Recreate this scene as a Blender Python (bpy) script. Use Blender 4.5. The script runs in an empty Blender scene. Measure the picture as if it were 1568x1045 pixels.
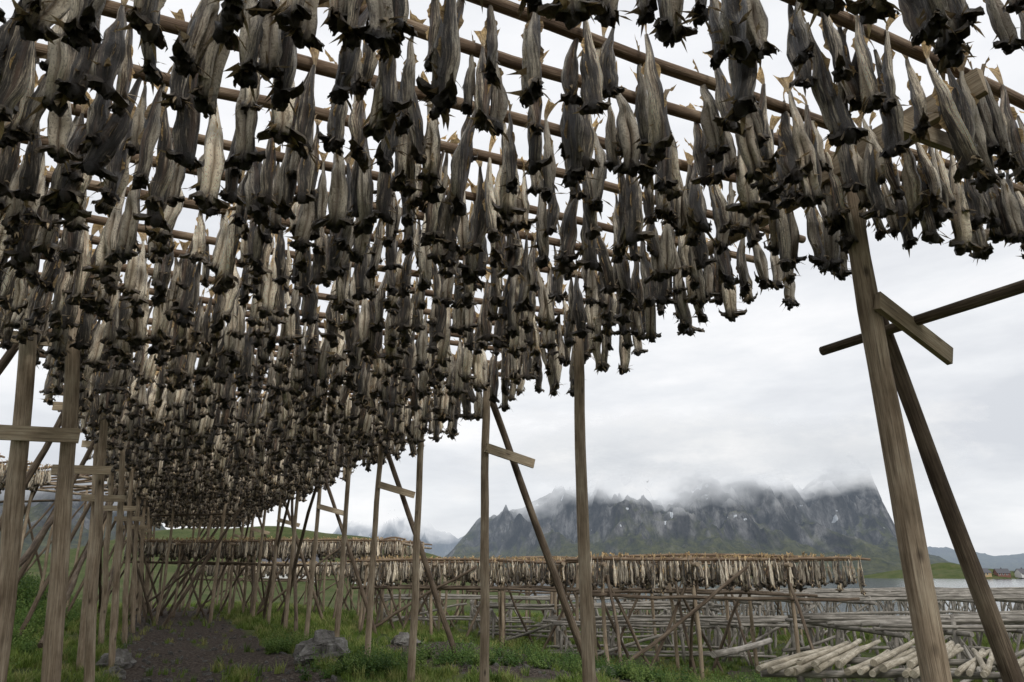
import bpy, math, random, bmesh
import numpy as np
from mathutils import Vector, noise, Euler
random.seed(7); rng=np.random.default_rng(7)
D=bpy.data; S=bpy.context.scene; COL=S.collection
R=math.radians
def ss(a,b,x):
    t=max(0.,min(1.,(x-a)/(b-a))); return t*t*(3-2*t)
def N(x,y,z=0.): return noise.noise(Vector((x,y,z)))
# ------------------------------------------------------------ node helpers
class NT:
    def __init__(s,tree): s.t=tree; s.n=tree.nodes; s.l=tree.links
    def add(s,typ,inp=None,**kw):
        nd=s.n.new(typ)
        for k,v in kw.items(): setattr(nd,k,v)
        if inp:
            for k,v in inp.items():
                sk=nd.inputs[k]
                if isinstance(v,bpy.types.NodeSocket): s.l.new(v,sk)
                else: sk.default_value=v
        return nd
    def ramp(s,fac,stops):
        nd=s.n.new('ShaderNodeValToRGB'); s.l.new(fac,nd.inputs[0])
        e=nd.color_ramp.elements
        while len(e)<len(stops): e.new(0.5)
        for i,(p,c) in enumerate(stops):
            e[i].position=p; e[i].color=(c[0],c[1],c[2],1) if not isinstance(c,(int,float)) else (c,c,c,1)
        return nd.outputs[0]
    def mix(s,f,a,b,blend='MIX'):
        nd=s.n.new('ShaderNodeMix'); nd.data_type='RGBA'; nd.blend_type=blend
        for k,v in ((0,f),(6,a),(7,b)):
            if isinstance(v,bpy.types.NodeSocket): s.l.new(v,nd.inputs[k])
            else: nd.inputs[k].default_value=v if k==0 else (v[0],v[1],v[2],1)
        return nd.outputs[2]
    def math(s,op,a,b=0.,clamp=False):
        nd=s.n.new('ShaderNodeMath'); nd.operation=op; nd.use_clamp=clamp
        for k,v in ((0,a),(1,b)):
            if isinstance(v,bpy.types.NodeSocket): s.l.new(v,nd.inputs[k])
            else: nd.inputs[k].default_value=v
        return nd.outputs[0]
    def noise(s,vec,scale,detail=4,rough=.55):
        return s.add('ShaderNodeTexNoise',{'Vector':vec,'Scale':scale,'Detail':detail,'Roughness':rough}).outputs[0]
    def mapr(s,f,a,b,c=0.,d=1.):
        return s.add('ShaderNodeMapRange',{0:f,1:a,2:b,3:c,4:d}).outputs[0]
    def vmul(s,vec,v):
        return s.add('ShaderNodeVectorMath',{0:vec,1:v},operation='MULTIPLY').outputs[0]
    def vadd(s,a,b):
        return s.add('ShaderNodeVectorMath',{0:a,1:b},operation='ADD').outputs[0]
def newmat(name):
    m=D.materials.new(name); m.use_nodes=True; nt=NT(m.node_tree)
    for x in list(nt.n):
        if x.type!='OUTPUT_MATERIAL': nt.n.remove(x)
    out=[x for x in nt.n if x.type=='OUTPUT_MATERIAL'][0]
    return m,nt,out
def princ(nt,out,color,rough=.8,bump=None,bs=.3,bd=.02,spec=.3):
    p=nt.add('ShaderNodeBsdfPrincipled')
    p.inputs['Specular IOR Level'].default_value=spec
    for k,v in (('Base Color',color),('Roughness',rough)):
        if isinstance(v,bpy.types.NodeSocket): nt.l.new(v,p.inputs[k])
        else: p.inputs[k].default_value=(v[0],v[1],v[2],1) if k=='Base Color' else v
    if bump is not None:
        b=nt.add('ShaderNodeBump',{'Height':bump,'Strength':bs,'Distance':bd}); nt.l.new(b.outputs[0],p.inputs['Normal'])
    nt.l.new(p.outputs[0],out.inputs[0]); return p
# ------------------------------------------------------------ materials
def wood(name,dark,mid,light,green=0.0):
    m,nt,out=newmat(name)
    uv=nt.add('ShaderNodeUVMap').outputs[0]
    st=nt.noise(nt.vmul(uv,(16,.8,1)),2.4,6,.65)
    fine=nt.noise(nt.vmul(uv,(70,1.4,1)),2.,4,.6)
    blot=nt.noise(nt.vmul(uv,(1.6,.9,1)),1.9,4,.6)
    c=nt.ramp(nt.math('ADD',nt.math('MULTIPLY',st,.5),nt.math('MULTIPLY',blot,.5)),[(.38,dark),(.5,mid),(.61,light)])
    c=nt.mix(nt.mapr(fine,.36,.50,.6,0.),c,(dark[0]*.4,dark[1]*.4,dark[2]*.4))
    kn=nt.add('ShaderNodeTexVoronoi',{'Vector':nt.vmul(uv,(3.2,1.5,1)),'Scale':1.3})
    c=nt.mix(nt.mapr(kn.outputs[0],.04,.13,.85,0.),c,(.035,.022,.015))
    if green: c=nt.mix(nt.mapr(blot,.5,.72,0.,green),c,(.12,.13,.06))
    princ(nt,out,c,.8,nt.math('ADD',st,nt.math('MULTIPLY',fine,.8)),.8,.012,.25)
    return m
M_post=wood('post_wood',(.175,.128,.083),(.32,.25,.175),(.48,.395,.29),.06)
M_brace=wood('brace_wood',(.055,.038,.027),(.125,.093,.065),(.23,.18,.13),.05)
M_pole=wood('cross_pole_wood',(.09,.056,.036),(.21,.145,.095),(.37,.28,.19))
M_board=wood('board_wood',(.23,.175,.115),(.39,.31,.21),(.54,.455,.33))
M_grey=wood('grey_weathered_wood',(.105,.096,.082),(.25,.228,.195),(.44,.41,.36))
M_pale=wood('pale_cut_pole_wood',(.20,.175,.13),(.38,.335,.255),(.56,.51,.41))

def fishmat():
    m,nt,out=newmat('dried_cod_skin')
    fc=nt.add('ShaderNodeAttribute',attribute_name='fc').outputs['Vector']
    mk=nt.add('ShaderNodeAttribute',attribute_name='msk').outputs['Vector']
    sp=nt.add('ShaderNodeSeparateXYZ',{0:mk}); t,ins,fin=sp.outputs
    back=nt.add('ShaderNodeSeparateXYZ',{0:fc}).outputs[1]
    rnd=nt.add('ShaderNodeObjectInfo').outputs['Random']
    off=nt.add('ShaderNodeCombineXYZ',{0:nt.math('MULTIPLY',rnd,37.),1:nt.math('MULTIPLY',rnd,91.),2:nt.math('MULTIPLY',rnd,53.)}).outputs[0]
    v=nt.vadd(fc,off)
    streak=nt.noise(nt.vadd(nt.vmul(fc,(2.4,2.4,3.2)),off),1.5,6,.72)
    spots=nt.noise(nt.vadd(nt.vmul(fc,(5,5,34)),off),1.4,3,.7)
    big=nt.noise(v,1.1,2,.5)
    sb=nt.math('ADD',streak,nt.math('MULTIPLY',nt.math('ADD',back,-.1),-.15))
    c=nt.ramp(sb,[(.38,(.035,.030,.025)),(.46,(.16,.135,.105)),(.53,(.44,.385,.30)),(.62,(.84,.77,.63))])  # skin mottling, with flank highlights and dark contrast painted into the streaks
    c=nt.mix(nt.mapr(spots,.52,.62,0.,.5),c,(.06,.048,.038))
    c=nt.mix(nt.mapr(big,.54,.70,0.,.4),c,(.28,.165,.105))
    cav=nt.ramp(spots,[(.35,(.06,.038,.026)),(.6,(.34,.25,.16))])
    c=nt.mix(ins,c,cav)
    c=nt.mix(nt.mapr(nt.math('ADD',t,nt.math('MULTIPLY',streak,.25)),1.0,1.09,0.,.85),c,(.04,.03,.022))
    fcol=nt.mix(nt.mapr(spots,.35,.6),(.26,.16,.08),(.72,.54,.28))
    c=nt.mix(fin,c,fcol)
    r2=nt.math('FRACT',nt.math('MULTIPLY',rnd,17.31))
    c=nt.mix(1.0,c,nt.ramp(r2,[(0.,(.56,.55,.53)),(.5,(1.08,1.06,1.03)),(1.,(1.75,1.70,1.6))]),'MULTIPLY')
    p=princ(nt,out,c,.40,nt.math('ADD',streak,nt.math('MULTIPLY',spots,.5)),1.,.03,.6)
    tr=nt.add('ShaderNodeBsdfTranslucent',{'Color':c})
    mx=nt.add('ShaderNodeMixShader',{0:nt.math('MULTIPLY',fin,.55),1:p.outputs[0],2:tr.outputs[0]})
    nt.l.new(mx.outputs[0],out.inputs[0])
    return m
M_fish=fishmat()

def groundmat():
    m,nt,out=newmat('ground_grass_and_soil')
    g=nt.add('ShaderNodeNewGeometry').outputs['Position']
    a=nt.add('ShaderNodeAttribute',attribute_name='path').outputs['Fac']
    n1=nt.noise(g,1.3,6,.6); n2=nt.noise(g,14,5,.7); n3=nt.noise(g,.12,5,.6)
    grass=nt.ramp(nt.math('ADD',nt.math('MULTIPLY',n1,.5),nt.math('MULTIPLY',n3,.5)),[(.35,(.035,.055,.016)),(.5,(.08,.105,.034)),(.65,(.145,.13,.07))])
    grass=nt.mix(nt.mapr(n2,.4,.65,0.,.5),grass,(.04,.043,.02))
    soil=nt.ramp(n2,[(.35,(.020,.016,.014)),(.52,(.065,.050,.040)),(.68,(.18,.155,.13))])
    st=nt.add('ShaderNodeTexVoronoi',{'Vector':g,'Scale':16.}).outputs[0]
    soil=nt.mix(nt.mapr(st,.12,.3,.35,0.),soil,(.20,.18,.16))
    f=nt.mapr(nt.math('ADD',a,nt.math('MULTIPLY',nt.math('SUBTRACT',n1,.5),1.1)),.38,.58)
    c=nt.mix(f,grass,soil)
    princ(nt,out,c,.95,nt.math('ADD',n2,st),.8,.05,.1)
    return m
M_ground=groundmat()
def leafmat(name,a,b,c3):
    m,nt,out=newmat(name)
    rnd=nt.add('ShaderNodeObjectInfo').outputs['Random']
    g=nt.add('ShaderNodeNewGeometry').outputs['Position']
    n=nt.noise(g,.7,4,.6)
    c=nt.ramp(nt.math('ADD',nt.math('MULTIPLY',rnd,.5),nt.math('MULTIPLY',n,.5)),[(.25,a),(.5,b),(.75,c3)])
    p=princ(nt,out,c,.6,None,spec=.25)
    tr=nt.add('ShaderNodeBsdfTranslucent',{'Color':c})
    mx=nt.add('ShaderNodeMixShader',{0:.3,1:p.outputs[0],2:tr.outputs[0]})
    nt.l.new(mx.outputs[0],out.inputs[0]); return m
M_grass=leafmat('grass_blades',(.065,.11,.02),(.155,.225,.04),(.30,.29,.11))
M_weed=leafmat('weed_leaves',(.045,.095,.022),(.095,.165,.035),(.16,.22,.055))
def rockmat():
    m,nt,out=newmat('rock_stone')
    g=nt.add('ShaderNodeTexCoord').outputs['Object']
    n=nt.noise(g,2.5,8,.65); n2=nt.noise(g,12,5,.7)
    c=nt.ramp(n,[(.3,(.05,.047,.043)),(.5,(.17,.16,.15)),(.7,(.34,.33,.31))])
    c=nt.mix(nt.mapr(n2,.5,.7,0.,.5),c,(.07,.08,.03))
    princ(nt,out,c,.9,nt.math('ADD',n,n2),.9,.08,.2); return m
M_rock=rockmat()
def watermat():
    m,nt,out=newmat('fjord_water')
    g=nt.add('ShaderNodeNewGeometry').outputs['Position']
    n=nt.noise(nt.vmul(g,(.4,.8,1)),1.,4,.6)
    princ(nt,out,(.03,.045,.05),.12,n,.25,.3,.5); return m
M_water=watermat()
CLD=(.76,.785,.82,1)
def mountmat():
    m,nt,out=newmat('mountain_rock_painted_haze')
    geo=nt.add('ShaderNodeNewGeometry'); g=geo.outputs['Position']
    sep=nt.add('ShaderNodeSeparateXYZ',{0:g}); z=sep.outputs[2]
    nz=nt.add('ShaderNodeSeparateXYZ',{0:geo.outputs['Normal']}).outputs[2]
    n=nt.noise(nt.vmul(g,(.030,.016,.014)),1.,9,.70)
    n2=nt.noise(g,.010,7,.62); n4=nt.noise(g,.05,6,.7)
    cr=nt.noise(nt.vmul(g,(.06,.02,.016)),1.,7,.68)
    rock=nt.ramp(n,[(.38,(.022,.023,.026)),(.5,(.085,.083,.083)),(.61,(.24,.235,.23))])
    rock=nt.mix(nt.mapr(cr,.40,.5,.8,0.),rock,(.013,.014,.017))
    veg=nt.ramp(n4,[(.38,(.030,.038,.018)),(.62,(.10,.105,.038))])
    f=nt.math('ADD',nt.mapr(z,10.,140.,.75,-.35),nt.math('MULTIPLY',nt.math('SUBTRACT',n2,.5),2.8))
    f=nt.math('ADD',f,nt.math('MULTIPLY',nt.math('SUBTRACT',nz,.58),2.0))
    c=nt.mix(nt.math('MINIMUM',nt.math('MAXIMUM',f,0.),.88),rock,veg)
    sn=nt.noise(nt.vmul(g,(.045,.025,.03)),1.,3,.5)
    smask=nt.math('MULTIPLY',nt.mapr(z,55.,75.),nt.mapr(z,165.,145.))
    c=nt.mix(nt.math('MULTIPLY',nt.mapr(sn,.68,.69),smask),c,(.65,.68,.71))
    p=princ(nt,out,c,.95,nt.math('ADD',n,cr),1.,12.,.1)
    haze_em=nt.add('ShaderNodeEmission',{'Color':(.33,.39,.47,1),'Strength':1.})  # aerial haze painted onto the rock as glow, stronger with distance
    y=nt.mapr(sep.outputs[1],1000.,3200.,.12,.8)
    mx=nt.add('ShaderNodeMixShader',{0:y,1:p.outputs[0],2:haze_em.outputs[0]})
    cl=nt.noise(nt.vmul(g,(.005,.0030,.008)),1.,4,.5)
    ch=nt.math('ADD',z,nt.math('MULTIPLY',nt.math('SUBTRACT',cl,.5),190.))
    ch=nt.math('SUBTRACT',ch,nt.mapr(sep.outputs[0],620.,740.,0.,52.))
    cloud_em=nt.add('ShaderNodeEmission',{'Color':CLD,'Strength':1.})  # cloud tone painted over the upper slopes as glow
    mx2=nt.add('ShaderNodeMixShader',{0:nt.mapr(ch,112.,172.,0.,.98),1:mx.outputs[0],2:cloud_em.outputs[0]})
    tr=nt.add('ShaderNodeBsdfTransparent')
    mx3=nt.add('ShaderNodeMixShader',{0:nt.mapr(ch,152.,182.),1:mx2.outputs[0],2:tr.outputs[0]})
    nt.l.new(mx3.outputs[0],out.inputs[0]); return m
M_mount=mountmat()
def cloudmat():
    m,nt,out=newmat('low_cloud_vapour')
    g=nt.add('ShaderNodeNewGeometry').outputs['Position']
    gen=nt.add('ShaderNodeSeparateXYZ',{0:nt.add('ShaderNodeTexCoord').outputs['Generated']})
    ex,_,ez=gen.outputs
    n=nt.noise(nt.vmul(g,(.0040,.004,.010)),1.,7,.58)
    ed=nt.math('MULTIPLY',nt.mapr(ex,0.,.25),nt.mapr(ex,1.,.80))
    ed=nt.math('MULTIPLY',ed,nt.math('MULTIPLY',nt.mapr(ez,0.,.35),nt.mapr(ez,1.,.5)))
    a=nt.mapr(nt.math('ADD',n,nt.math('MULTIPLY',nt.math('SUBTRACT',ed,1.),.40)),.26,.54,0.,.9)
    col=nt.ramp(n,[(.38,(.64,.67,.71)),(.5,(.76,.785,.815)),(.64,(.92,.925,.93))])
    e=nt.add('ShaderNodeEmission',{'Color':col,'Strength':1.}); tr=nt.add('ShaderNodeBsdfTransparent')
    mx=nt.add('ShaderNodeMixShader',{0:a,1:tr.outputs[0],2:e.outputs[0]}); nt.l.new(mx.outputs[0],out.inputs[0]); return m
M_cloud=cloudmat()
def flat(name,c,r=.7):
    m,nt,out=newmat(name)
    g=nt.add('ShaderNodeTexCoord').outputs['Object']
    n=nt.noise(g,3.,4,.6)
    princ(nt,out,nt.mix(n,(c[0]*.8,c[1]*.8,c[2]*.8),(min(1,c[0]*1.15),min(1,c[1]*1.15),min(1,c[2]*1.15))),r); return m
M_red=flat('faded_red_painted_wood',(.20,.10,.08)); M_white=flat('white_painted_wood',(.6,.6,.58)); M_yel=flat('ochre_painted_wood',(.4,.29,.16))
M_roof=flat('slate_roof',(.10,.10,.11)); M_glass=flat('window_glass',(.04,.05,.06),.1)

# ------------------------------------------------------------ mesh builder
class MB:
    def __init__(s): s.v=[];s.f=[];s.uv=[];s.sm=[]
    def log(s,p0,p1,r0,r1=None,n=9,seg=None,bend=.03,knob=.08):
        p0=Vector(p0);p1=Vector(p1); r1=r0*.8 if r1 is None else r1
        ax=p1-p0; Ln=ax.length; ax.normalize()
        seg=seg or max(2,int(Ln/.45))
        up=Vector((0,0,1)) if abs(ax.z)<.9 else Vector((1,0,0))
        a=ax.cross(up).normalized(); b=ax.cross(a)
        b0=len(s.v); ph=random.uniform(0,6.28); off=random.uniform(0,50); o2=random.uniform(0,20)
        bx=random.uniform(-1,1)*bend; by=random.uniform(-1,1)*bend
        for i in range(seg+1):
            t=i/seg; c=p0+(p1-p0)*t+ a*(bx*math.sin(t*math.pi)+bend*.5*N(off,t*Ln*.9)) + b*(by*math.sin(t*math.pi)+bend*.5*N(off+9,t*Ln*.9))
            r=r0+(r1-r0)*t; r*=1+knob*N(off,t*Ln*2.3,3)
            for j in range(n):
                q=ph+2*math.pi*j/n
                rr=r*(1+knob*.6*N(off+j*.7,t*Ln*1.5))
                s.v.append(c+a*(math.cos(q)*rr)+b*(math.sin(q)*rr))
        for i in range(seg):
            for j in range(n):
                k=(j+1)%n
                s.f.append((b0+i*n+j,b0+i*n+k,b0+(i+1)*n+k,b0+(i+1)*n+j))
                u0=j/n*.5;u1=(j+1)/n*.5;v0=i/seg*Ln;v1=(i+1)/seg*Ln
                s.uv+= [(u0+o2,v0+off),(u1+o2,v0+off),(u1+o2,v1+off),(u0+o2,v1+off)]; s.sm.append(True)
        for e,idx in ((0,list(range(n))[::-1]),(seg,list(range(n)))):
            s.f.append(tuple(b0+e*n+j for j in idx)); s.sm.append(False)
            s.uv+=[(o2+.07*math.cos(6.28*j/n),off+.07*math.sin(6.28*j/n)) for j in idx]
    def board(s,p0,p1,w,th,side=None):
        p0=Vector(p0);p1=Vector(p1); ax=(p1-p0); Ln=ax.length; ax.normalize()
        sd=Vector(side) if side is not None else ax.cross(Vector((0,0,1)))
        sd=(sd-ax*sd.dot(ax)).normalized(); up=ax.cross(sd).normalized()
        b0=len(s.v); off=random.uniform(0,50)
        for p in (p0,p1):
            for sx,sy in ((-1,-1),(1,-1),(1,1),(-1,1)):
                s.v.append(p+sd*(sx*th/2)+up*(sy*w/2)+ax*random.uniform(-.012,.012))
        for i,q in enumerate([(0,1,5,4),(1,2,6,5),(2,3,7,6),(3,0,4,7)]):
            s.f.append(tuple(b0+x for x in q)); s.sm.append(False)
            o=off+i*3.3
            s.uv+=[(o,off),(o+.25,off),(o+.25,off+Ln),(o,off+Ln)]
        for q in [(3,2,1,0),(4,5,6,7)]:
            s.f.append(tuple(b0+x for x in q)); s.sm.append(False); s.uv+=[(off,off),(off+.1,off),(off+.1,off+.1),(off,off+.1)]
    def obj(s,name,mat,parent=None):
        me=D.meshes.new(name); me.from_pydata([tuple(v) for v in s.v],[],s.f)
        uv=me.uv_layers.new(name='UVMap'); uv.data.foreach_set('uv',np.array(s.uv,dtype=np.float32).ravel())
        me.polygons.foreach_set('use_smooth',s.sm); me.materials.append(mat); me.update()
        o=D.objects.new(name,me); COL.objects.link(o)
        if parent: o.parent=parent
        return o
def empty(name):
    e=D.objects.new(name,None); COL.objects.link(e); e.empty_display_size=.2; return e

# ------------------------------------------------------------ fish variants
def fish_mesh(i):
    rr=random.Random(100+i)
    V=[];F=[];FC=[];MK=[]
    def add(p,fc,mk): V.append(p);FC.append(fc);MK.append(mk); return len(V)-1
    L=rr.uniform(.60,.80); NS=24; NR=18; so=rr.uniform(0,90)
    ts=[0,.12,.3,.45,.62,.8,.92,1.0]
    W=[.010,.018,.033,.047,.058,.056,.046,.050]; ws=rr.uniform(.80,1.16); W=[w*rr.uniform(.93,1.1)*ws for w in W]
    Dp=[.010,.018,.031,.039,.041,.036,.032,.030]
    bend=rr.uniform(-.06,.06); tw=rr.uniform(-1.5,1.5); bend2=rr.uniform(-.05,.07)
    opn=rr.uniform(.55,1.)
    def fr(t): return Vector((bend*math.sin(t*2.6)+.012*N(so,t*5),bend2*math.sin(t*2.2)+.012*N(so+4,t*5),-L*t)), tw*t
    rings=[]
    for k in range(NS+1):
        t=k/NS; w=np.interp(t,ts,W); d=np.interp(t,ts,Dp); c,ta=fr(t); ring=[]
        g=ss(.36,.52,t)*opn
        for j in range(NR):
            a=2*math.pi*j/NR
            da=(a-math.pi)
            r=1+.36*N(math.cos(a)*2+so,math.sin(a)*2,t*1.8)+.28*N(math.cos(a)*5+so,math.sin(a)*5,t*4.)
            r-=g*1.2*math.exp(-(da/.42)**2)
            r+=g*.45*math.exp(-((abs(da)-.75)/.25)**2)
            if t>.9: r*=1+.35*(t-.9)*10*(.4+N(j*.9+so,3.))
            x=math.sin(a)*w*r; y=math.cos(a)*d*r
            X=x*math.cos(ta)-y*math.sin(ta); Y=x*math.sin(ta)+y*math.cos(ta)
            dz=-.03*(t>.95)*(N(j*.8+so,7.)+.3)
            ins=g*math.exp(-(da/.36)**2)
            ring.append(add((c.x+X,c.y+Y,c.z+dz),(math.sin(a),math.cos(a),t*L*1.2),(t,min(1,ins*1.3),0)))
        rings.append(ring)
    for k in range(NS):
        for j in range(NR):
            q=(j+1)%NR; F.append((rings[k][j],rings[k+1][j],rings[k+1][q],rings[k][q]))
    c,ta=fr(1.)
    inner=[]
    for j in range(NR):
        p=Vector(V[rings[-1][j]]); q=c+(p-c)*.55; q.z=-L+.05
        inner.append(add(tuple(q),(0,0,1),(1,.8,0)))
    cc=add((c.x,c.y,-L+.09),(0,0,1),(1,1,0))
    for j in range(NR):
        q=(j+1)%NR; F.append((rings[-1][j],inner[j],inner[q],rings[-1][q])); F.append((inner[j],cc,inner[q]))
    for sd in (-1,1):
        al=ta+rr.uniform(-.5,.5); ex=Vector((math.cos(al)*sd,math.sin(al)*sd,0)); ey=Vector((-ex.y,ex.x,0))
        A=c+ex*W[-1]*.6+Vector((0,0,.045)); ln=rr.uniform(.045,.12); lift=rr.uniform(.0,.09); cu=rr.uniform(.6,1.2)
        gr=[]
        for a in range(6):
            s=a/5; row=[]
            for b in range(5):
                e=(b/4-.5)
                p=A+ex*(ln*math.sin(s*1.5))+Vector((0,0,-.07*s+lift*s*s*1.5+.02*math.cos(e*3)))+ey*(e*.085*(1-s**1.5*.85))
                p+=Vector((N(a*.8+so,b*.9),N(a*.8+so,b*.9,5),N(a*.7,b*.7+so)))*.018
                p.z-=.02*abs(e)*2*cu
                row.append(add(tuple(p),(s,e,1),(.97,0,.12*s)))
            gr.append(row)
        for a in range(5):
            for b in range(4): F.append((gr[a][b],gr[a+1][b],gr[a+1][b+1],gr[a][b+1]))
    ex=Vector((-math.sin(ta),math.cos(ta),0))
    base=c+Vector((0,0,.02)); lump=[]
    for a in range(5):
        for b in range(7):
            th=math.pi*a/4; ph=2*math.pi*b/7
            p=base+(ex*.02+Vector((math.sin(th)*math.cos(ph)*.042,math.sin(th)*math.sin(ph)*.038,math.cos(th)*.052-.01)))*(1+.6*N(a+so,b))
            lump.append(add(tuple(p),(ph,th,1),(1,0,0)))
    for a in range(4):
        for b in range(7): F.append((lump[a*7+b],lump[(a+1)*7+b],lump[(a+1)*7+(b+1)%7],lump[a*7+(b+1)%7]))
    for q in range(rr.randint(4,7)):
        t=rr.choice([.80,.9,.95,.97]); c2,t2=fr(t)
        al=rr.uniform(0,6.28); dr=Vector((math.cos(al),math.sin(al),rr.uniform(-1.5,.2))).normalized()
        A=c2+Vector((math.cos(al)*.04,math.sin(al)*.03,0)); ln=rr.uniform(.06,.13); wd=rr.uniform(.006,.017)
        pr=dr.cross(Vector((0,0,1))).normalized()
        cur=Vector((0,0,-rr.uniform(-.02,.05)))
        pts=[A-pr*wd+Vector((0,0,wd)),A+pr*wd-Vector((0,0,wd)),A+dr*ln*.55+pr*wd*.9+cur*.4,A+dr*ln*.55-pr*wd*.6+cur*.4,A+dr*ln+cur]
        ix=[add(tuple(p),(0,k*.2,q),(.9 if k<2 else .85,0,.45)) for k,p in enumerate(pts)]
        F.append((ix[0],ix[1],ix[2],ix[3])); F.append((ix[3],ix[2],ix[4]))
    for (ta0,ta1,ang) in ((.25,.42,0.),(.5,.66,0.),(.22,.36,math.pi)):
        prev=None
        for k in range(7):
            s=k/6;t=ta0+(ta1-ta0)*s; c2,t2=fr(t); d=np.interp(t,ts,Dp)
            nrm=Vector((-math.sin(t2+ang),math.cos(t2+ang),0))
            a=c2+nrm*d*.85; b=a+nrm*(.030*math.sin(s*2.6+.3)*(.6+rr.random()*.6))+Vector((rr.uniform(-.006,.006),0,-.01))
            cur=(add(tuple(a),(0,1,t),(t,0,.5)),add(tuple(b),(0,1,t),(t,0,1)))
            if prev: F.append((prev[0],prev[1],cur[1],cur[0]))
            prev=cur
    al=rr.uniform(-.7,.7); lean=rr.uniform(-.09,.09); ln2=rr.uniform(-.06,.06)
    tl=rr.uniform(.12,.20); fw=rr.uniform(.03,.065)
    rows=[]
    for a in range(5):
        s=a/4; row=[]
        for b in range(7):
            e=b/6-.5
            wv=.010+fw*s**1.1
            x=e*2*wv; z=tl*s*(1-.28*(s>.8)*math.cos(e*3.1))+.005*rr.random()*s
            p=Vector((x*math.cos(al)+ln2*s*s,x*math.sin(al)+lean*s*s+.008*math.sin(b*2.1)*s,z-.01))
            row.append(add(tuple(p),(e,s,0),(0,0,.4+.6*s)))
        rows.append(row)
    for a in range(4):
        for b in range(6): F.append((rows[a][b],rows[a+1][b],rows[a+1][b+1],rows[a][b+1]))
    me=D.meshes.new('stockfish_mesh'); me.from_pydata(V,[],F)
    at=me.attributes.new('fc','FLOAT_VECTOR','POINT'); at.data.foreach_set('vector',np.array(FC,dtype=np.float32).ravel())
    at=me.attributes.new('msk','FLOAT_VECTOR','POINT'); at.data.foreach_set('vector',np.array(MK,dtype=np.float32).ravel())
    me.polygons.foreach_set('use_smooth',[True]*len(me.polygons)); me.materials.append(M_fish); me.update()
    return me
def lib(name,meshes):
    c=D.collections.new(name)
    for k,me in enumerate(meshes):
        o=D.objects.new('%s_variant_%d'%(name,k),me); c.objects.link(o)
    return c
FISH=lib('stockfish',[fish_mesh(i) for i in range(24)])
def scatter(name,pts,rots,scl,coll,parent=None,nv=24):
    me=D.meshes.new(name); me.from_pydata(pts,[],[]); n=len(pts)
    a=me.attributes.new('rot','FLOAT_VECTOR','POINT'); a.data.foreach_set('vector',np.array(rots,dtype=np.float32).ravel())
    a=me.attributes.new('scl','FLOAT','POINT'); a.data.foreach_set('value',np.array(scl,dtype=np.float32))
    a=me.attributes.new('vid','INT','POINT'); a.data.foreach_set('value',rng.integers(0,nv,n).astype(np.int32))
    o=D.objects.new(name,me); COL.objects.link(o)
    if parent: o.parent=parent
    ng=D.node_groups.new('instances_'+name,'GeometryNodeTree')
    ng.interface.new_socket('Geometry',in_out='INPUT',socket_type='NodeSocketGeometry')
    ng.interface.new_socket('Geometry',in_out='OUTPUT',socket_type='NodeSocketGeometry')
    t=NT(ng); gi=t.add('NodeGroupInput'); go=t.add('NodeGroupOutput')
    ci=t.add('GeometryNodeCollectionInfo'); ci.inputs['Collection'].default_value=coll
    ci.inputs['Separate Children'].default_value=True; ci.inputs['Reset Children'].default_value=True
    def na(nm,ty):
        nd=t.add('GeometryNodeInputNamedAttribute',data_type=ty); nd.inputs['Name'].default_value=nm
        return [s for s in nd.outputs if s.enabled and s.name=='Attribute'][0]
    ip=t.add('GeometryNodeInstanceOnPoints'); ip.inputs['Pick Instance'].default_value=True
    t.l.new(gi.outputs[0],ip.inputs['Points']); t.l.new(ci.outputs[0],ip.inputs['Instance'])
    t.l.new(na('vid','INT'),ip.inputs['Instance Index']); t.l.new(na('rot','FLOAT_VECTOR'),ip.inputs['Rotation'])
    t.l.new(na('scl','FLOAT'),ip.inputs['Scale']); t.l.new(ip.outputs[0],go.inputs[0])
    md=o.modifiers.new('instances','NODES'); md.node_group=ng
    return o
# ------------------------------------------------------------ terrain
YA=R(-26.4); d0=(math.sin(YA),math.cos(YA)); r0=(math.cos(YA),-math.sin(YA))
def uv_(x,y): return x*d0[0]+y*d0[1], x*r0[0]+y*r0[1]
HILLS=[(-60,185,12,30),(-96,165,3,40),(-35,205,6,22)]
def gz(x,y):
    u,v=uv_(x,y)
    z=.10*N(x*.35,y*.35)+.05*N(x*1.1,y*1.1,4)
    z-=.9*ss(6,15,v)*ss(2,10,u+4)+1.6*ss(15,60,v)
    z+=1.35*ss(-2.0,-6.5,v)*ss(60,30,u)*ss(-40,-20,v)
    z-=1.2*ss(35,80,u)*ss(-60,0,v)
    rr_=math.hypot(x,y)
    if rr_>60:
        for hx,hy,h,s in HILLS: z+=h*math.exp(-((x-hx)**2+(y-hy)**2)/(2*s*s))*(1+.25*N(x*.04,y*.04))
    sea=max(ss(68,92,v),ss(300,360,u))
    return z*(1-sea)-9*sea
def pathm(x,y):
    u,v=uv_(x,y)
    c=1.35+.25*math.sin(u*.15)
    m=ss(2.2,1.4,abs(v-c))*ss(70,58,u)
    m*=1-.75*ss(.45,.1,abs(v-c-.15))*ss(10,14,u)*ss(28,20,u)*(.5+.5*math.sin(u*.9))
    m=max(m,.9*ss(2.6,1.2,math.hypot((u-17.)*.42,(v-7.4)*1.0)))
    m=max(m,.8*ss(2.,1.,abs(v-9.5))*ss(8,10,u)*ss(24,18,u))
    m=max(m,.38*ss(8,14,v)*ss(60,30,v))
    return m
def axis(lo,hi,step,far):
    a=list(np.arange(lo,hi+1e-6,step)); s=step
    p=a[-1]
    while p<far: s*=1.14; p+=s; a.append(p)
    s=step;p=a[0];b=[]
    while p>-far: s*=1.14; p-=s; b.append(p)
    return b[::-1]+a
xs=axis(-24,24,.3,7000); ys=axis(-4,48,.3,7000)
V=[(x,y,gz(x,y)) for y in ys for x in xs]; nx=len(xs)
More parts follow.
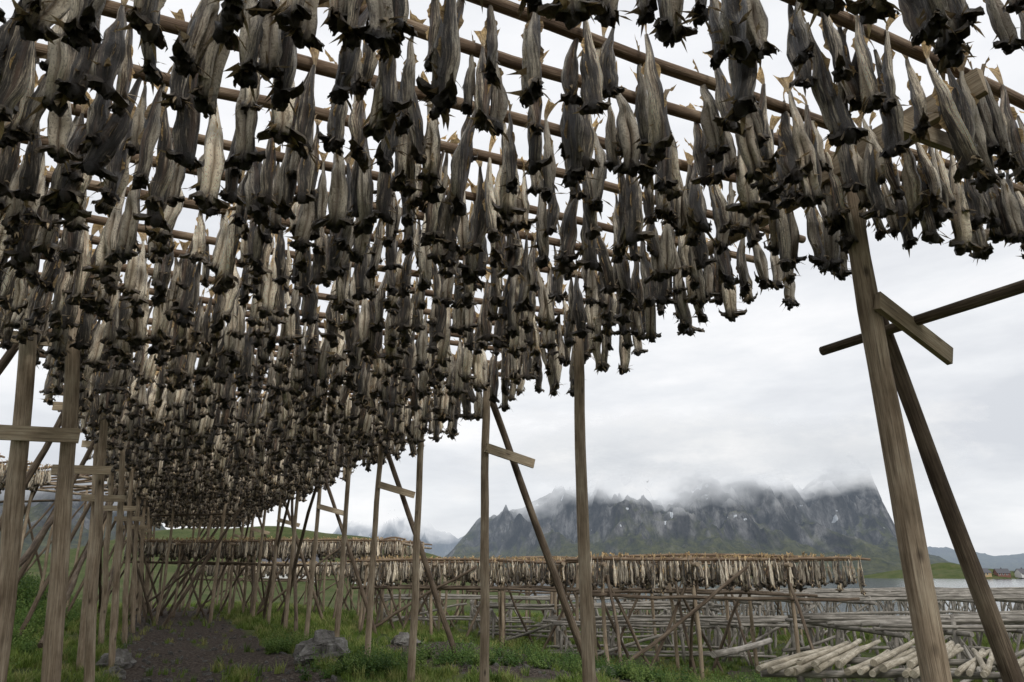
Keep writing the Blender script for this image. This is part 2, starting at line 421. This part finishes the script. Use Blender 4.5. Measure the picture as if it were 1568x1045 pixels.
F=[(j*nx+i,j*nx+i+1,(j+1)*nx+i+1,(j+1)*nx+i) for j in range(len(ys)-1) for i in range(nx-1)]
me=D.meshes.new('ground'); me.from_pydata(V,[],F)
at=me.attributes.new('path','FLOAT','POINT'); at.data.foreach_set('value',[pathm(v[0],v[1]) if abs(v[0])<60 and abs(v[1])<90 else 0. for v in V])
me.polygons.foreach_set('use_smooth',[True]*len(F)); me.materials.append(M_ground)
COL.objects.link(D.objects.new('ground',me))
me=D.meshes.new('fjord_water'); me.from_pydata([(-7000,20,-4),(7000,20,-4),(7000,7000,-4),(-7000,7000,-4)],[],[(0,1,2,3)]); me.materials.append(M_water)
COL.objects.link(D.objects.new('fjord_water',me))
# ------------------------------------------------------------ mountains
P=R(18.5); fpx=1045.
def el(px,py):
    y=522-py; fw=fpx*math.cos(P)-y*math.sin(P); up=fpx*math.sin(P)+y*math.cos(P); return (px-784)/fw, up/fw
def mountain(name,sil,Y,depth,xr,seed,nxx,nyy,cut=1e9,back=.5,amp=1.):
    X=[];Z=[]
    for px,py in sil:
        a,b=el(px,py); X.append(a*Y); Z.append(b*Y+2)
    V=[];gx=np.linspace(xr[0],xr[1],nxx); gy=np.linspace(Y-depth,Y+depth*back,nyy)
    for y in gy:
        t=(y-(Y-depth))/depth
        for x in gx:
            wx=x*(1+.85*(Y/y-1)*(t<1))+38*N(x*.006+seed,y*.006)*(1-min(t,1))
            h=np.interp(wx,X,Z)
            if t<=1: f=.12*ss(0,.25,t)+.30*ss(.2,.6,t)+.58*ss(.5,1.,t)
            else: f=1-((t-1)/.5)**1.5*.9
            rd=1-abs(N(x*.008+seed+y*.002,y*.0035,1.))*2.4
            rd2=1-abs(N(x*.022+seed,y*.010,2.))*2.4
            rd3=1-abs(N(x*.055+seed,y*.03,3.))*2.4
            bump=((rd-.6)*.55+(rd2-.6)*.28+(rd3-.5)*.12)*amp
            z=h*f*(1+bump*(1.1*math.sin(math.pi*min(t,1.))**.8+.04))+h*.03*N(x*.04,y*.04,seed)
            if t<.02: z=-8
            V.append((x,y,z-3*(t<.1)))
    F=[]
    for j in range(nyy-1):
        for i in range(nxx-1):
            q=(j*nxx+i,j*nxx+i+1,(j+1)*nxx+i+1,(j+1)*nxx+i)
            zc=max(V[k][2] for k in q); xc=V[q[0]][0]
            if zc>cut+70*ss(620,740,xc): continue
            F.append(q)
    me=D.meshes.new(name); me.from_pydata(V,[],F); me.polygons.foreach_set('use_smooth',[False]*len(F)); me.materials.append(M_mount)
    o=D.objects.new(name,me); COL.objects.link(o); return o
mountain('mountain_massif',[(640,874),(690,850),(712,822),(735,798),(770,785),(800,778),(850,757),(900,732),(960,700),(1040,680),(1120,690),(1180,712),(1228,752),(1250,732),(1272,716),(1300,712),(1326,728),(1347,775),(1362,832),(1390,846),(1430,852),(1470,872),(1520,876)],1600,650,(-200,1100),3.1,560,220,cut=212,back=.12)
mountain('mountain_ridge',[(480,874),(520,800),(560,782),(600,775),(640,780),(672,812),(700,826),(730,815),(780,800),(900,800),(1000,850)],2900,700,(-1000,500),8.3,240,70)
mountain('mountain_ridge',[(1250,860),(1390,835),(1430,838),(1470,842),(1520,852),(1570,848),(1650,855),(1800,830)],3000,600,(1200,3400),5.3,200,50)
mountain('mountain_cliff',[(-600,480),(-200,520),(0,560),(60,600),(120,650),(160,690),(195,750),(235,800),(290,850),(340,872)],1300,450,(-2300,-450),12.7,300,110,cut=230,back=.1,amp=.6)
cb=empty('cloud_bank')
for k,(yy,x0,x1,z0,z1) in enumerate([(1200,-60,830,108,270),(1330,-160,980,128,340),(1720,-300,1300,120,460)]):
    V=[];F=[];n=24
    for i in range(n+1):
        for j in range(7):
            s=i/n; V.append((x0+(x1-x0)*s,yy+40*math.sin(s*5+k)+30*N(s*4,j*.5,k),z0+(z1-z0)*j/6))
    for i in range(n):
        for j in range(6): F.append((i*7+j,(i+1)*7+j,(i+1)*7+j+1,i*7+j+1))
    me=D.meshes.new('vapour_layer'); me.from_pydata(V,[],F); me.materials.append(M_cloud)
    o=D.objects.new('vapour_layer',me); COL.objects.link(o); o.parent=cb

# ------------------------------------------------------------ main rack
ZT=5.35
aL=R(-25.); aR=R(-27.8)
def LP(u,v=-2.,z=0.): return Vector((u*math.sin(aL)+v*math.cos(aL),u*math.cos(aL)-v*math.sin(aL),z))
def RP(u,v=4.8,z=0.): return Vector((u*math.sin(aR)+v*math.cos(aR),u*math.cos(aR)-v*math.sin(aR),z))
def G(p,dz=-.2): q=Vector(p); q.z=gz(q.x,q.y)+dz; return q
rack=empty('fish_drying_rack')
posts=MB();brs=MB();pol=MB();brd=MB()
fp=[];fr_=[];fs=[]
def hang(A,B,dens=.19,skip=.05,sc=1.):
    ax=(B-A); Ln=ax.length; ax.normalize(); per=Vector((-ax.y,ax.x,0)); s=random.uniform(.05,.15)
    while s<Ln-.08:
        if random.random()>skip:
            for sg in (-1,1):
                if random.random()<.10: continue
                p=A+ax*(s+random.uniform(-.045,.045))+per*(sg*random.uniform(.04,.075)); p.z+=random.uniform(-.06,.04)
                fp.append(tuple(p))
                th=math.atan2(ax.y,ax.x)+(0 if sg>0 else math.pi)+random.gauss(0,.8)+(math.pi if random.random()<.45 else 0)
                fr_.append((random.gauss(0,.06),random.gauss(0,.06),th)); fs.append(sc*random.choice([random.uniform(.74,.95),random.uniform(.95,1.20)]))
        s+=dens*random.choice([random.uniform(.55,.85),random.uniform(.95,1.6)])
u=-.6
blk=0.
while u<50:
    if random.random()<.3: blk=random.uniform(-.35,.25)
    ve=4.8+.75+blk+random.uniform(-.08,.08)
    if 3<=u<5.2: ve=5.8+random.uniform(-.1,.1)
    if u<3.0: ve=9.2
    zz=ZT+random.uniform(-.03,.03)
    A=LP(u+.35+random.uniform(-.05,.05),-2.45+random.uniform(-.15,.15),zz); B=RP(u-.12+random.uniform(-.05,.05),ve,zz)
    n=9 if u<14 else 6
    pol.log(A,B,random.uniform(.044,.054),random.uniform(.037,.045),n=n,seg=14 if u<20 else 6,bend=.06)
    ax=(B-A).normalized()
    hang(A+ax*.25,B-ax*.12,.205 if u<12 else .195,.07)
    u+=random.uniform(.56,.67) if u<12 else random.uniform(.52,.63)
def dirR(p,t): return Vector((p.x+math.cos(aR)*t,p.y-math.sin(aR)*t,p.z))
for i,(u,rad) in enumerate([(3.1,.095),(7.2,.08),(10.,.075),(13.1,.073),(15.7,.07),(18.6,.07),(22.,.07),(25.4,.07),(28.9,.07),(32.3,.07),(36,.07),(39.5,.07),(43,.07),(47,.07)]):
    top=RP(u,4.8,ZT-.05); base=G(RP(u,4.8+random.uniform(-.05,.05)))
    posts.log(base,top,rad,rad*.8,n=14 if i<6 else 8,bend=.04)
    if i in (0,2,4,6,8,10,12):
        off=1.6 if i==0 else 2.25
        tp=dirR(RP(u+.16,4.8,ZT-.35),.05); bs=G(dirR(RP(u+.16,4.8,0),off))
        brs.log(bs,tp,.08 if i==0 else .066,.056,n=12 if i<5 else 8,bend=.02 if i==0 else .05)
        z1=3.95 if i==0 else 3.86; z2=3.62 if i==0 else 3.66
        b0=dirR(RP(u-.11,4.8,z1),-.06); b1=dirR(RP(u-.11,4.8,z2),.75 if i==0 else .82)
        brd.board(b0,b1,.15,.045,side=(math.sin(aR),math.cos(aR),0))
posts.log(RP(2.1,4.88,ZT-.13),RP(14,4.88,ZT-.13),.075,.06,bend=.03)
posts.log(RP(13,4.72,ZT-.13),RP(32,4.72,ZT-.13),.075,.06,bend=.03)
posts.log(RP(31,4.88,ZT-.13),RP(50,4.88,ZT-.13),.075,.06,bend=.03)
brd.board(RP(1.9,4.62,ZT-.2),RP(4.3,4.62,ZT-.2),.2,.06)
brd.board(dirR(RP(2.35,4.3,ZT-.36),0),dirR(RP(2.35,5.3,ZT-.30),0),.14,.05)
posts.log(RP(-2,7.2,ZT-.12),RP(3.3,7.2,ZT-.12),.07,.06,bend=.02)
brs.log(RP(-2.5,5.16,3.92),RP(3.85,5.16,3.84),.062,.04,n=12,bend=.05)
for i,u in enumerate([9.6,13.8,18.,22.4,27.,31.5,36,41,46]):
    n=12 if i<4 else 8
    k=1.4 if i==0 else (1.1 if i==1 else 1.)
    posts.log(G(LP(u,-1.5)),LP(u,-2.08,ZT-.05),.078*k,.062*k,n=n,bend=.06)
    posts.log(G(LP(u+.15,-.98)),LP(u+.15,-1.6,ZT-.15),.07*k,.056*k,n=n,bend=.06)
    brs.log(G(LP(u+.3,-3.6)),LP(u+.3,-2.1,ZT-.5),.062,.05,n=n,bend=.07)
    z=3.55+random.uniform(-.1,.1)
    brd.board(LP(u-.14,-2.1,z),LP(u-.14,-1.25,z+.02),.17 if i==0 else .14,.045,side=(math.sin(aL),math.cos(aL),0))
    brd.board(LP(u+.27,-2.35,ZT-.62),LP(u+.27,-1.45,ZT-.6),.15,.045,side=(math.sin(aL),math.cos(aL),0))
brs.log(LP(5.2,-2.05,ZT+.1),LP(7.3,-1.85,3.9),.07,.06,n=12,bend=.04)
posts.log(LP(-2,-1.98,ZT-.13),LP(16,-1.98,ZT-.13),.075,.06,bend=.03)
posts.log(LP(15,-2.15,ZT-.13),LP(34,-2.15,ZT-.13),.075,.06,bend=.03)
posts.log(LP(33,-1.98,ZT-.13),LP(50,-1.98,ZT-.13),.075,.06,bend=.03)
for (ua,za,ub,zb) in [(10,.6,17.5,3.4),(18,.5,26.5,4.4),(22,4.6,30,.7),(30,.6,37,4.3)]:
    brs.log(LP(ua,-2.3,za),LP(ub,-2.3,zb),.06,.05,bend=.1)
for (ua,ub) in [(24,27.5),(31,27.5),(34,38),(42,38.5),(27,23)]:
    brs.log(G(RP(ua,4.95)),RP(ub,4.95,4.9),.065,.05,bend=.08)
for uu in (30,36,42,47):
    brs.log(G(RP(uu,1.2)),RP(uu,3.9,5.2),.07,.055,bend=.05)
    posts.log(G(RP(uu+1,3.0)),RP(uu+1,3.0,5.25),.07,.06,bend=.05)
posts.obj('posts',M_post,rack);brs.obj('braces',M_brace,rack);pol.obj('cross_poles',M_pole,rack);brd.obj('boards',M_board,rack)
scatter('hanging_stockfish',fp,fr_,fs,FISH,rack)
print('FISH',len(fp))
# ------------------------------------------------------------ other racks
def rack2(ox,oy,yaw,W,Dp,z,fish=True,sp=.5,posp=3.2,wm=None,rowmax=99,clutter=1.,pm=None):
    global fp,fr_,fs
    a=R(yaw); ex=Vector((math.cos(a),math.sin(a),0)); ey=Vector((-math.sin(a),math.cos(a),0)); O=Vector((ox,oy,0))
    def Pt(s,t,zz): q=O+ex*s+ey*t; q.z=zz; return q
    e=empty('fish_drying_rack'); p=MB();c=MB();b=MB()
    fp=[];fr_=[];fs=[]
    t=0;k=0
    while t<Dp:
        z_=z+random.uniform(-.05,.05)
        s=0
        while s<W-.5:
            ln=min(W-s+.3,random.uniform(5,7.5)); 
            A=Pt(s-.25+random.uniform(-.3,.3),t+random.uniform(-.04,.04),z_+random.uniform(0,.05)); B=Pt(s+ln+random.uniform(-.2,.2),t+random.uniform(-.06,.06),z_+random.uniform(0,.05))
            c.log(A,B,.048,.036,n=6,seg=5,bend=.09)
            if fish and k<rowmax: hang(A+ex*.1,B-ex*.1,.15,.04,.88)
            s+=ln-.25
        t+=sp*random.uniform(.85,1.15);k+=1
    s=0.15
    while s<W+.3:
        p.log(Pt(s,-.4,z-.12),Pt(s,Dp+.3,z-.12),.06,.05,n=7,bend=.04)
        tt=0.1
        while tt<=Dp+.1:
            q=G(Pt(s+random.uniform(-.15,.15),tt,0)); p.log(q,Pt(s+random.uniform(-.1,.1),tt,z+random.choice([-.1,-.1,.12])),.06,.048,n=8,bend=.08)
            h=z-q.z
            if random.random()<.85*clutter:
                sg=random.choice((-1,1)); b.log(G(Pt(s+sg*h*.45,tt+.12,0)),Pt(s,tt+.12,z-.3),.05,.04,n=7,bend=.09)
            if random.random()<.7*clutter:
                sg=random.choice((-1,1)); b.log(G(Pt(s+.12,tt+sg*h*.5,0)),Pt(s+.12,tt,z-.4),.05,.04,n=7,bend=.09)
            tt+=max(1.6,Dp/ max(1,round(Dp/2.6)))
        s+=posp*random.uniform(.8,1.15)
    for tt in (0.1,Dp*.5,Dp):
        if clutter>.5: b.log(Pt(-.3,tt-.1,z-.9),Pt(min(W,7),tt-.1,z-1.0),.05,.04,n=7,bend=.1)
    s=0
    while s<W-4 and clutter>.5:
        b.log(G(Pt(s,-.15,0)),Pt(s+4,-.15,z-.2),.055,.045,n=7,bend=.1); s+=random.uniform(4,7)
    p.obj('posts',pm or M_post,e);b.obj('braces',M_brace if pm is None else M_grey,e);c.obj('cross_poles',wm or M_pole,e)
    if fish and fp: scatter('hanging_stockfish',fp,fr_,fs,FISH,e)
    return e
rack2(2.3,19.3,2,7.0,5,2.24,rowmax=3,posp=2.2)
rack2(-5.2,25,1,8.0,6,2.30,rowmax=3,posp=2.4)
rack2(-17.,32,-3,12.,7,3.2,rowmax=4,posp=2.4)
rack2(-24.,21,-25,6.5,14,5.3,rowmax=12,posp=2.8)
rack2(-2,36,0,16,7,1.9,fish=True,rowmax=2,posp=2.8)
rack2(-20,46,0,17,7,2.3,fish=True,rowmax=3,posp=3.,wm=M_grey)
rack2(7,26.5,3,24,6,.95,fish=False,wm=M_grey,pm=M_grey,posp=2.2,sp=.42)
rack2(-6,32.5,2,12,3.,.75,fish=False,wm=M_grey,pm=M_grey,posp=2.2)
rack2(8,36,2,34,7,.85,fish=False,wm=M_grey,pm=M_grey,posp=2.4,sp=.42)
rack2(8,47,1,44,8,.55,fish=False,wm=M_grey,pm=M_grey,posp=3.,sp=.6)
rack2(10,58,1,50,6,.3,fish=False,wm=M_grey,pm=M_grey,posp=3.2,sp=.7)
rack2(8.6,16.9,8,11,4.5,.72,fish=False,wm=M_grey,pm=M_grey,posp=2.0,sp=.42)
rack2(1.5,23.8,2,10,2.2,.35,fish=False,wm=M_grey,pm=M_grey,posp=2.0,sp=.4)
rack2(-1,28.5,0,9,3,.6,fish=False,wm=M_grey,pm=M_grey,posp=2.2,sp=.45)
# loose poles stacked on low trestle
st=empty('stacked_poles'); a=MB(); b=MB()
for k in range(36):
    x=3.75+.145*k+random.uniform(-.04,.04); y=11.3-.02*k+random.uniform(-.3,.3); yw=R(36+random.gauss(0,3.5)); ln=random.uniform(3.2,4.2)
    z=.56+random.choice([0,.0,.09])+random.uniform(0,.02)
    A=Vector((x,y,z)); a.log(A,A+Vector((math.sin(yw)*ln,math.cos(yw)*ln,random.uniform(-.03,.04))),random.uniform(.042,.056),random.uniform(.034,.045),n=10,bend=.035)
a.obj('poles',M_pale,st)
for t in (.5,2.6):
    b.log((3.6+t*.56,11.3+t*.83,.46),(9.4+t*.56,10.7+t*.83,.46),.06,.05)
    for s in (0.1,.35,.6,.9):
        q=Vector((3.6+t*.56+5.8*s,11.3+t*.83-.6*s,0)); b.log(G(q),(q.x,q.y,.44),.06,.055)
        b.log(G(q+Vector((.6,.1,0))),(q.x,q.y+.1,.42),.045,.04)
b.log((3.4,12.6,.64),(4.9,14.1,.72),.06,.05)
b.obj('trestle',M_grey,st)
# ------------------------------------------------------------ rocks
def rock(x,y,sx,sy,sz,seed):
    bm=bmesh.new(); bmesh.ops.create_icosphere(bm,subdivisions=4,radius=1)
    for v in bm.verts:
        c=v.co.copy(); q=Vector((round(c.x*1.6)/1.6,round(c.y*1.6)/1.6,round(c.z*1.6)/1.6))
        c=c.lerp(q,.45)*(1+.25*N(c.x*1.3+seed,c.y*1.3,c.z*1.3)+.10*N(c.x*4+seed,c.y*4,c.z*4)+.04*N(c.x*10,c.y*10+seed,c.z*10))
        v.co=Vector((c.x*sx,c.y*sy,c.z*sz))
    me=D.meshes.new('boulder'); bm.to_mesh(me); bm.free(); me.polygons.foreach_set('use_smooth',[False]*len(me.polygons)); me.materials.append(M_rock)
    o=D.objects.new('boulder',me); o.location=(x,y,gz(x,y)+sz*.35); o.rotation_euler=(0,0,seed); COL.objects.link(o)
rock(-4.3,17.,.8,.5,.42,1.3); rock(-8.6,16.3,.36,.3,.25,4.); rock(-3.0,21,.4,.3,.2,6.); rock(-7.9,14.9,.25,.22,.16,9.); rock(2.2,17.5,.3,.25,.15,2.)
pm=[]
for s in range(5):
    bm=bmesh.new(); bmesh.ops.create_icosphere(bm,subdivisions=2,radius=1)
    for v in bm.verts: v.co*=1+.4*N(v.co.x*1.2+s*7,v.co.y*1.2,v.co.z*1.2); v.co.z*=.6
    me=D.meshes.new('stone'); bm.to_mesh(me); bm.free(); me.materials.append(M_rock); pm.append(me)
PEB=lib('stone',pm)
pts=[];ro=[];sc=[]
while len(pts)<5500:
    r=8+40*random.random()**1.4; a=R(random.uniform(-38,30)); x=r*math.sin(a);y=r*math.cos(a)
    if pathm(x,y)<.35: continue
    pts.append((x,y,gz(x,y)));ro.append((random.random(),random.random(),random.random()*6));sc.append(.012+.07*random.random()**4)
scatter('loose_stones',pts,ro,sc,PEB,None,5)
# ------------------------------------------------------------ vegetation
def tuft(seed,nb=16,h=.2,sp=.07,w=.006):
    rr=random.Random(seed); V=[];F=[]
    for _ in range(nb):
        a=rr.uniform(0,6.28); rad=sp*rr.random(); bx,by=rad*math.cos(a),rad*math.sin(a)
        hh=h*rr.uniform(.5,1.2); le=rr.uniform(.2,.8)*hh; a2=rr.uniform(0,6.28); dx,dy=math.cos(a2),math.sin(a2); i=len(V)
        for s in (0,.5):
            ww=w*(1-s*.5); V+=[(bx+dx*le*s*s-dy*ww,by+dy*le*s*s+dx*ww,hh*s),(bx+dx*le*s*s+dy*ww,by+dy*le*s*s-dx*ww,hh*s)]
        V.append((bx+dx*le,by+dy*le,hh*.95))
        F+=[(i,i+1,i+3,i+2),(i+2,i+3,i+4)]
    me=D.meshes.new('grass_tuft'); me.from_pydata(V,[],F); me.materials.append(M_grass); return me
def weed(seed,h=.5):
    rr=random.Random(seed); V=[];F=[]
    for _ in range(8):
        a=rr.uniform(0,6.28); le=rr.uniform(.1,.35); hh=h*rr.uniform(.6,1.15)
        for k in range(9):
            s=(k+1)/9; cx,cy,cz=math.cos(a)*le*s,math.sin(a)*le*s,hh*s
            b=k*2.4+rr.random(); l=.13*(1.15-s*.7)*rr.uniform(.7,1.2); w=l*.3; dx,dy=math.cos(b),math.sin(b); i=len(V); dr=rr.uniform(-.05,.03)
            V+=[(cx,cy,cz),(cx+dx*l*.5-dy*w,cy+dy*l*.5+dx*w,cz+.03),(cx+dx*l,cy+dy*l,cz+dr),(cx+dx*l*.5+dy*w,cy+dy*l*.5-dx*w,cz+.03)]
            F.append((i,i+1,i+2,i+3))
        i=len(V); V+=[(-.004,0,0),(.004,0,0),(math.cos(a)*le,math.sin(a)*le,hh)]; F.append((i,i+1,i+2))
    me=D.meshes.new('weed'); me.from_pydata(V,[],F); me.materials.append(M_weed); return me
GR=lib('grass_tuft',[tuft(i,20,random.uniform(.08,.19)) for i in range(6)])
WD=lib('weed',[weed(i,random.uniform(.4,.6)) for i in range(6)])
pts=[];ro=[];sc=[]
while len(pts)<34000:
    r=6+62*random.random()**1.35; a=R(random.uniform(-43,42)); x=r*math.sin(a);y=r*math.cos(a)
    if pathm(x,y)+.7*N(x*1.3,y*1.3)>.28 and random.random()>.03: continue
    if N(x*.5,y*.5,9)<-.12 and random.random()<.7: continue
    pts.append((x,y,gz(x,y)-.01));ro.append((random.gauss(0,.1),random.gauss(0,.1),random.random()*6.3));sc.append(random.uniform(.55,1.3)*(1+r/50))
scatter('grass',pts,ro,sc,GR,None,6)
pts=[];ro=[];sc=[]
while len(pts)<4200:
    u=random.uniform(5,45); v=-2.4-9*random.random()
    x=u*d0[0]+v*r0[0]; y=u*d0[1]+v*r0[1]
    if N(x*.6,y*.6,2)<-.15: continue
    pts.append((x,y,gz(x,y)-.02));ro.append((random.gauss(0,.12),random.gauss(0,.12),random.random()*6.3));sc.append(random.uniform(.7,1.4)*(.7+.6*ss(-2.5,-5,v)))
for (cx,cy,n_,s) in [(-2.9,15.3,70,.45),(-1.2,17,50,.6),(3.,17,60,.9),(-5.6,19,30,.4),(7,18,60,1.2),(1,19,60,1.),(5,15.5,50,.8)]:
    for _ in range(n_):
        x=random.gauss(cx,s);y=random.gauss(cy,s); pts.append((x,y,gz(x,y)-.02)); ro.append((0,0,random.random()*6.3)); sc.append(random.uniform(.5,.9))
scatter('weeds',pts,ro,sc,WD,None,6)
# ------------------------------------------------------------ houses
def house(x,y,w,d,h,yaw,wall):
    z=max(gz(x,y),-3.9) if y<320 else -2.5
    e=empty('village_house'); e.location=(x,y,z); e.rotation_euler=(0,0,R(yaw))
    def mk(nm,V,F,m):
        me=D.meshes.new(nm); me.from_pydata(V,[],F); me.materials.append(m); o=D.objects.new(nm,me); COL.objects.link(o); o.parent=e
    w/=2;d/=2;rh=d*.85
    mk('walls',[(-w,-d,-1),(w,-d,-1),(w,d,-1),(-w,d,-1),(-w,-d,h),(w,-d,h),(w,d,h),(-w,d,h),(-w,0,h+rh),(w,0,h+rh)],[(0,1,5,4),(2,3,7,6),(1,2,6,9,5),(3,0,4,8,7)],wall)
    o_=.35
    mk('roof',[(-w-o_,-d-o_,h-.25),(w+o_,-d-o_,h-.25),(w+o_,0,h+rh+.12),(-w-o_,0,h+rh+.12),(w+o_,d+o_,h-.25),(-w-o_,d+o_,h-.25),
               (-w-o_,-d-o_,h-.4),(w+o_,-d-o_,h-.4),(w+o_,d+o_,h-.4),(-w-o_,d+o_,h-.4)],[(0,1,2,3),(3,2,4,5),(0,6,7,1),(5,4,8,9)],M_roof)
    V=[];F=[];V2=[];F2=[]
    for k in range(max(2,int(w*2/2.4))):
        cx=-w+1.2+k*2.3
        if cx>w-.6: break
        i=len(V); V+=[(cx-.45,-d-.03,1.0),(cx+.45,-d-.03,1.0),(cx+.45,-d-.03,2.2),(cx-.45,-d-.03,2.2)]; F.append((i,i+1,i+2,i+3))
        i=len(V2); V2+=[(cx-.6,-d-.015,.85),(cx+.6,-d-.015,.85),(cx+.6,-d-.015,2.35),(cx-.6,-d-.015,2.35)]; F2.append((i,i+1,i+2,i+3))
    mk('windows',V,F,M_glass); mk('window_frames',V2,F2,M_white)
    mk('door',[(w+.02,-.5,-.5),(w+.02,.5,-.5),(w+.02,.5,1.8),(w+.02,-.5,1.8)],[(0,1,2,3)],M_white)
    mk('chimney',[(-.3,-.3,h+rh-.6),(.3,-.3,h+rh-.6),(.3,.3,h+rh-.6),(-.3,.3,h+rh-.6),(-.3,-.3,h+rh+.8),(.3,-.3,h+rh+.8),(.3,.3,h+rh+.8),(-.3,.3,h+rh+.8)],[(0,1,5,4),(1,2,6,5),(2,3,7,6),(3,0,4,7),(4,5,6,7)],M_roof)
for a in [(-40,130,9,7,2.6,15,M_white),(-26,136,7,6,2.6,0,M_white),
          (326,500,9,6,2.6,10,M_yel),(341,502,8,6,2.4,-10,M_red),(354,500,7,6,2.4,5,M_white),(-10,500,10,7,3,5,M_white),(20,502,9,7,3,15,M_red),(150,505,9,7,3,0,M_white)]: house(*a)
def islet(x,y,rx,ry,h,seed):
    V=[];F=[];n=60;m=16
    for j in range(m+1):
        for i in range(n):
            a=2*math.pi*i/n; s=j/m; rr=1+.25*N(math.cos(a)*1.5+seed,math.sin(a)*1.5)
            px=x+rx*rr*s*math.cos(a);py=y+ry*rr*s*math.sin(a)
            V.append((px,py,-5+(h+2)*(1-s**2.2)*(1+.5*N(px*.03,py*.03,seed))))
    for j in range(m):
        for i in range(n): F.append((j*n+i,(j+1)*n+i,(j+1)*n+(i+1)%n,j*n+(i+1)%n))
    me=D.meshes.new('islet'); me.from_pydata(V,[],F); me.polygons.foreach_set('use_smooth',[True]*len(F)); me.materials.append(M_ground); COL.objects.link(D.objects.new('islet',me))
islet(330,540,90,45,4,1.); islet(0,535,75,38,4,4.); islet(150,540,80,35,3,7.); islet(370,620,40,30,9,2.)

# ------------------------------------------------------------ world, sun, camera
w=D.worlds.new('World'); S.world=w; w.use_nodes=True; nt=NT(w.node_tree)
for x in list(nt.n): nt.n.remove(x)
out=nt.add('ShaderNodeOutputWorld')
SE=36;SA=152
sky=nt.add('ShaderNodeTexSky',sky_type='NISHITA'); sky.sun_disc=False; sky.sun_elevation=R(SE); sky.sun_rotation=R(SA)
tc=nt.add('ShaderNodeTexCoord').outputs['Generated']
sz=nt.add('ShaderNodeSeparateXYZ',{0:tc}).outputs[2]
n1=nt.noise(nt.vmul(tc,(1.6,1.6,5.5)),1.5,6,.55)
n2=nt.noise(nt.vmul(tc,(4,4,15)),1.,6,.6)
f=nt.math('ADD',nt.math('MULTIPLY',n1,.65),nt.math('MULTIPLY',n2,.35))
cl=nt.ramp(f,[(.38,(7.1,7.35,7.8)),(.5,(8.7,8.9,9.2)),(.60,(10.2,10.2,10.3))])
hz=nt.mix(nt.mapr(sz,.15,.6,0.,.6),cl,(10.,10.1,10.4))
c=nt.mix(.96,sky.outputs[0],hz)
bg=nt.add('ShaderNodeBackground',{'Color':c,'Strength':.1}); nt.l.new(bg.outputs[0],out.inputs[0])
sun=D.lights.new('sun','SUN'); sun.energy=1.5; sun.angle=R(12); sun.color=(1,.965,.92)
so=D.objects.new('sun',sun); COL.objects.link(so)
dv=Vector((math.sin(R(SA))*math.cos(R(SE)),math.cos(R(SA))*math.cos(R(SE)),math.sin(R(SE))))
so.rotation_euler=dv.to_track_quat('Z','Y').to_euler()
cam=D.cameras.new('camera'); cam.lens=24; cam.sensor_width=36; cam.clip_end=20000; cam.clip_start=.05
co=D.objects.new('camera',cam); COL.objects.link(co); co.location=(0,0,2.); co.rotation_euler=(R(90+18.5),0,0)
S.camera=co
S.view_settings.view_transform='Standard'; S.view_settings.look='None'; S.view_settings.exposure=0
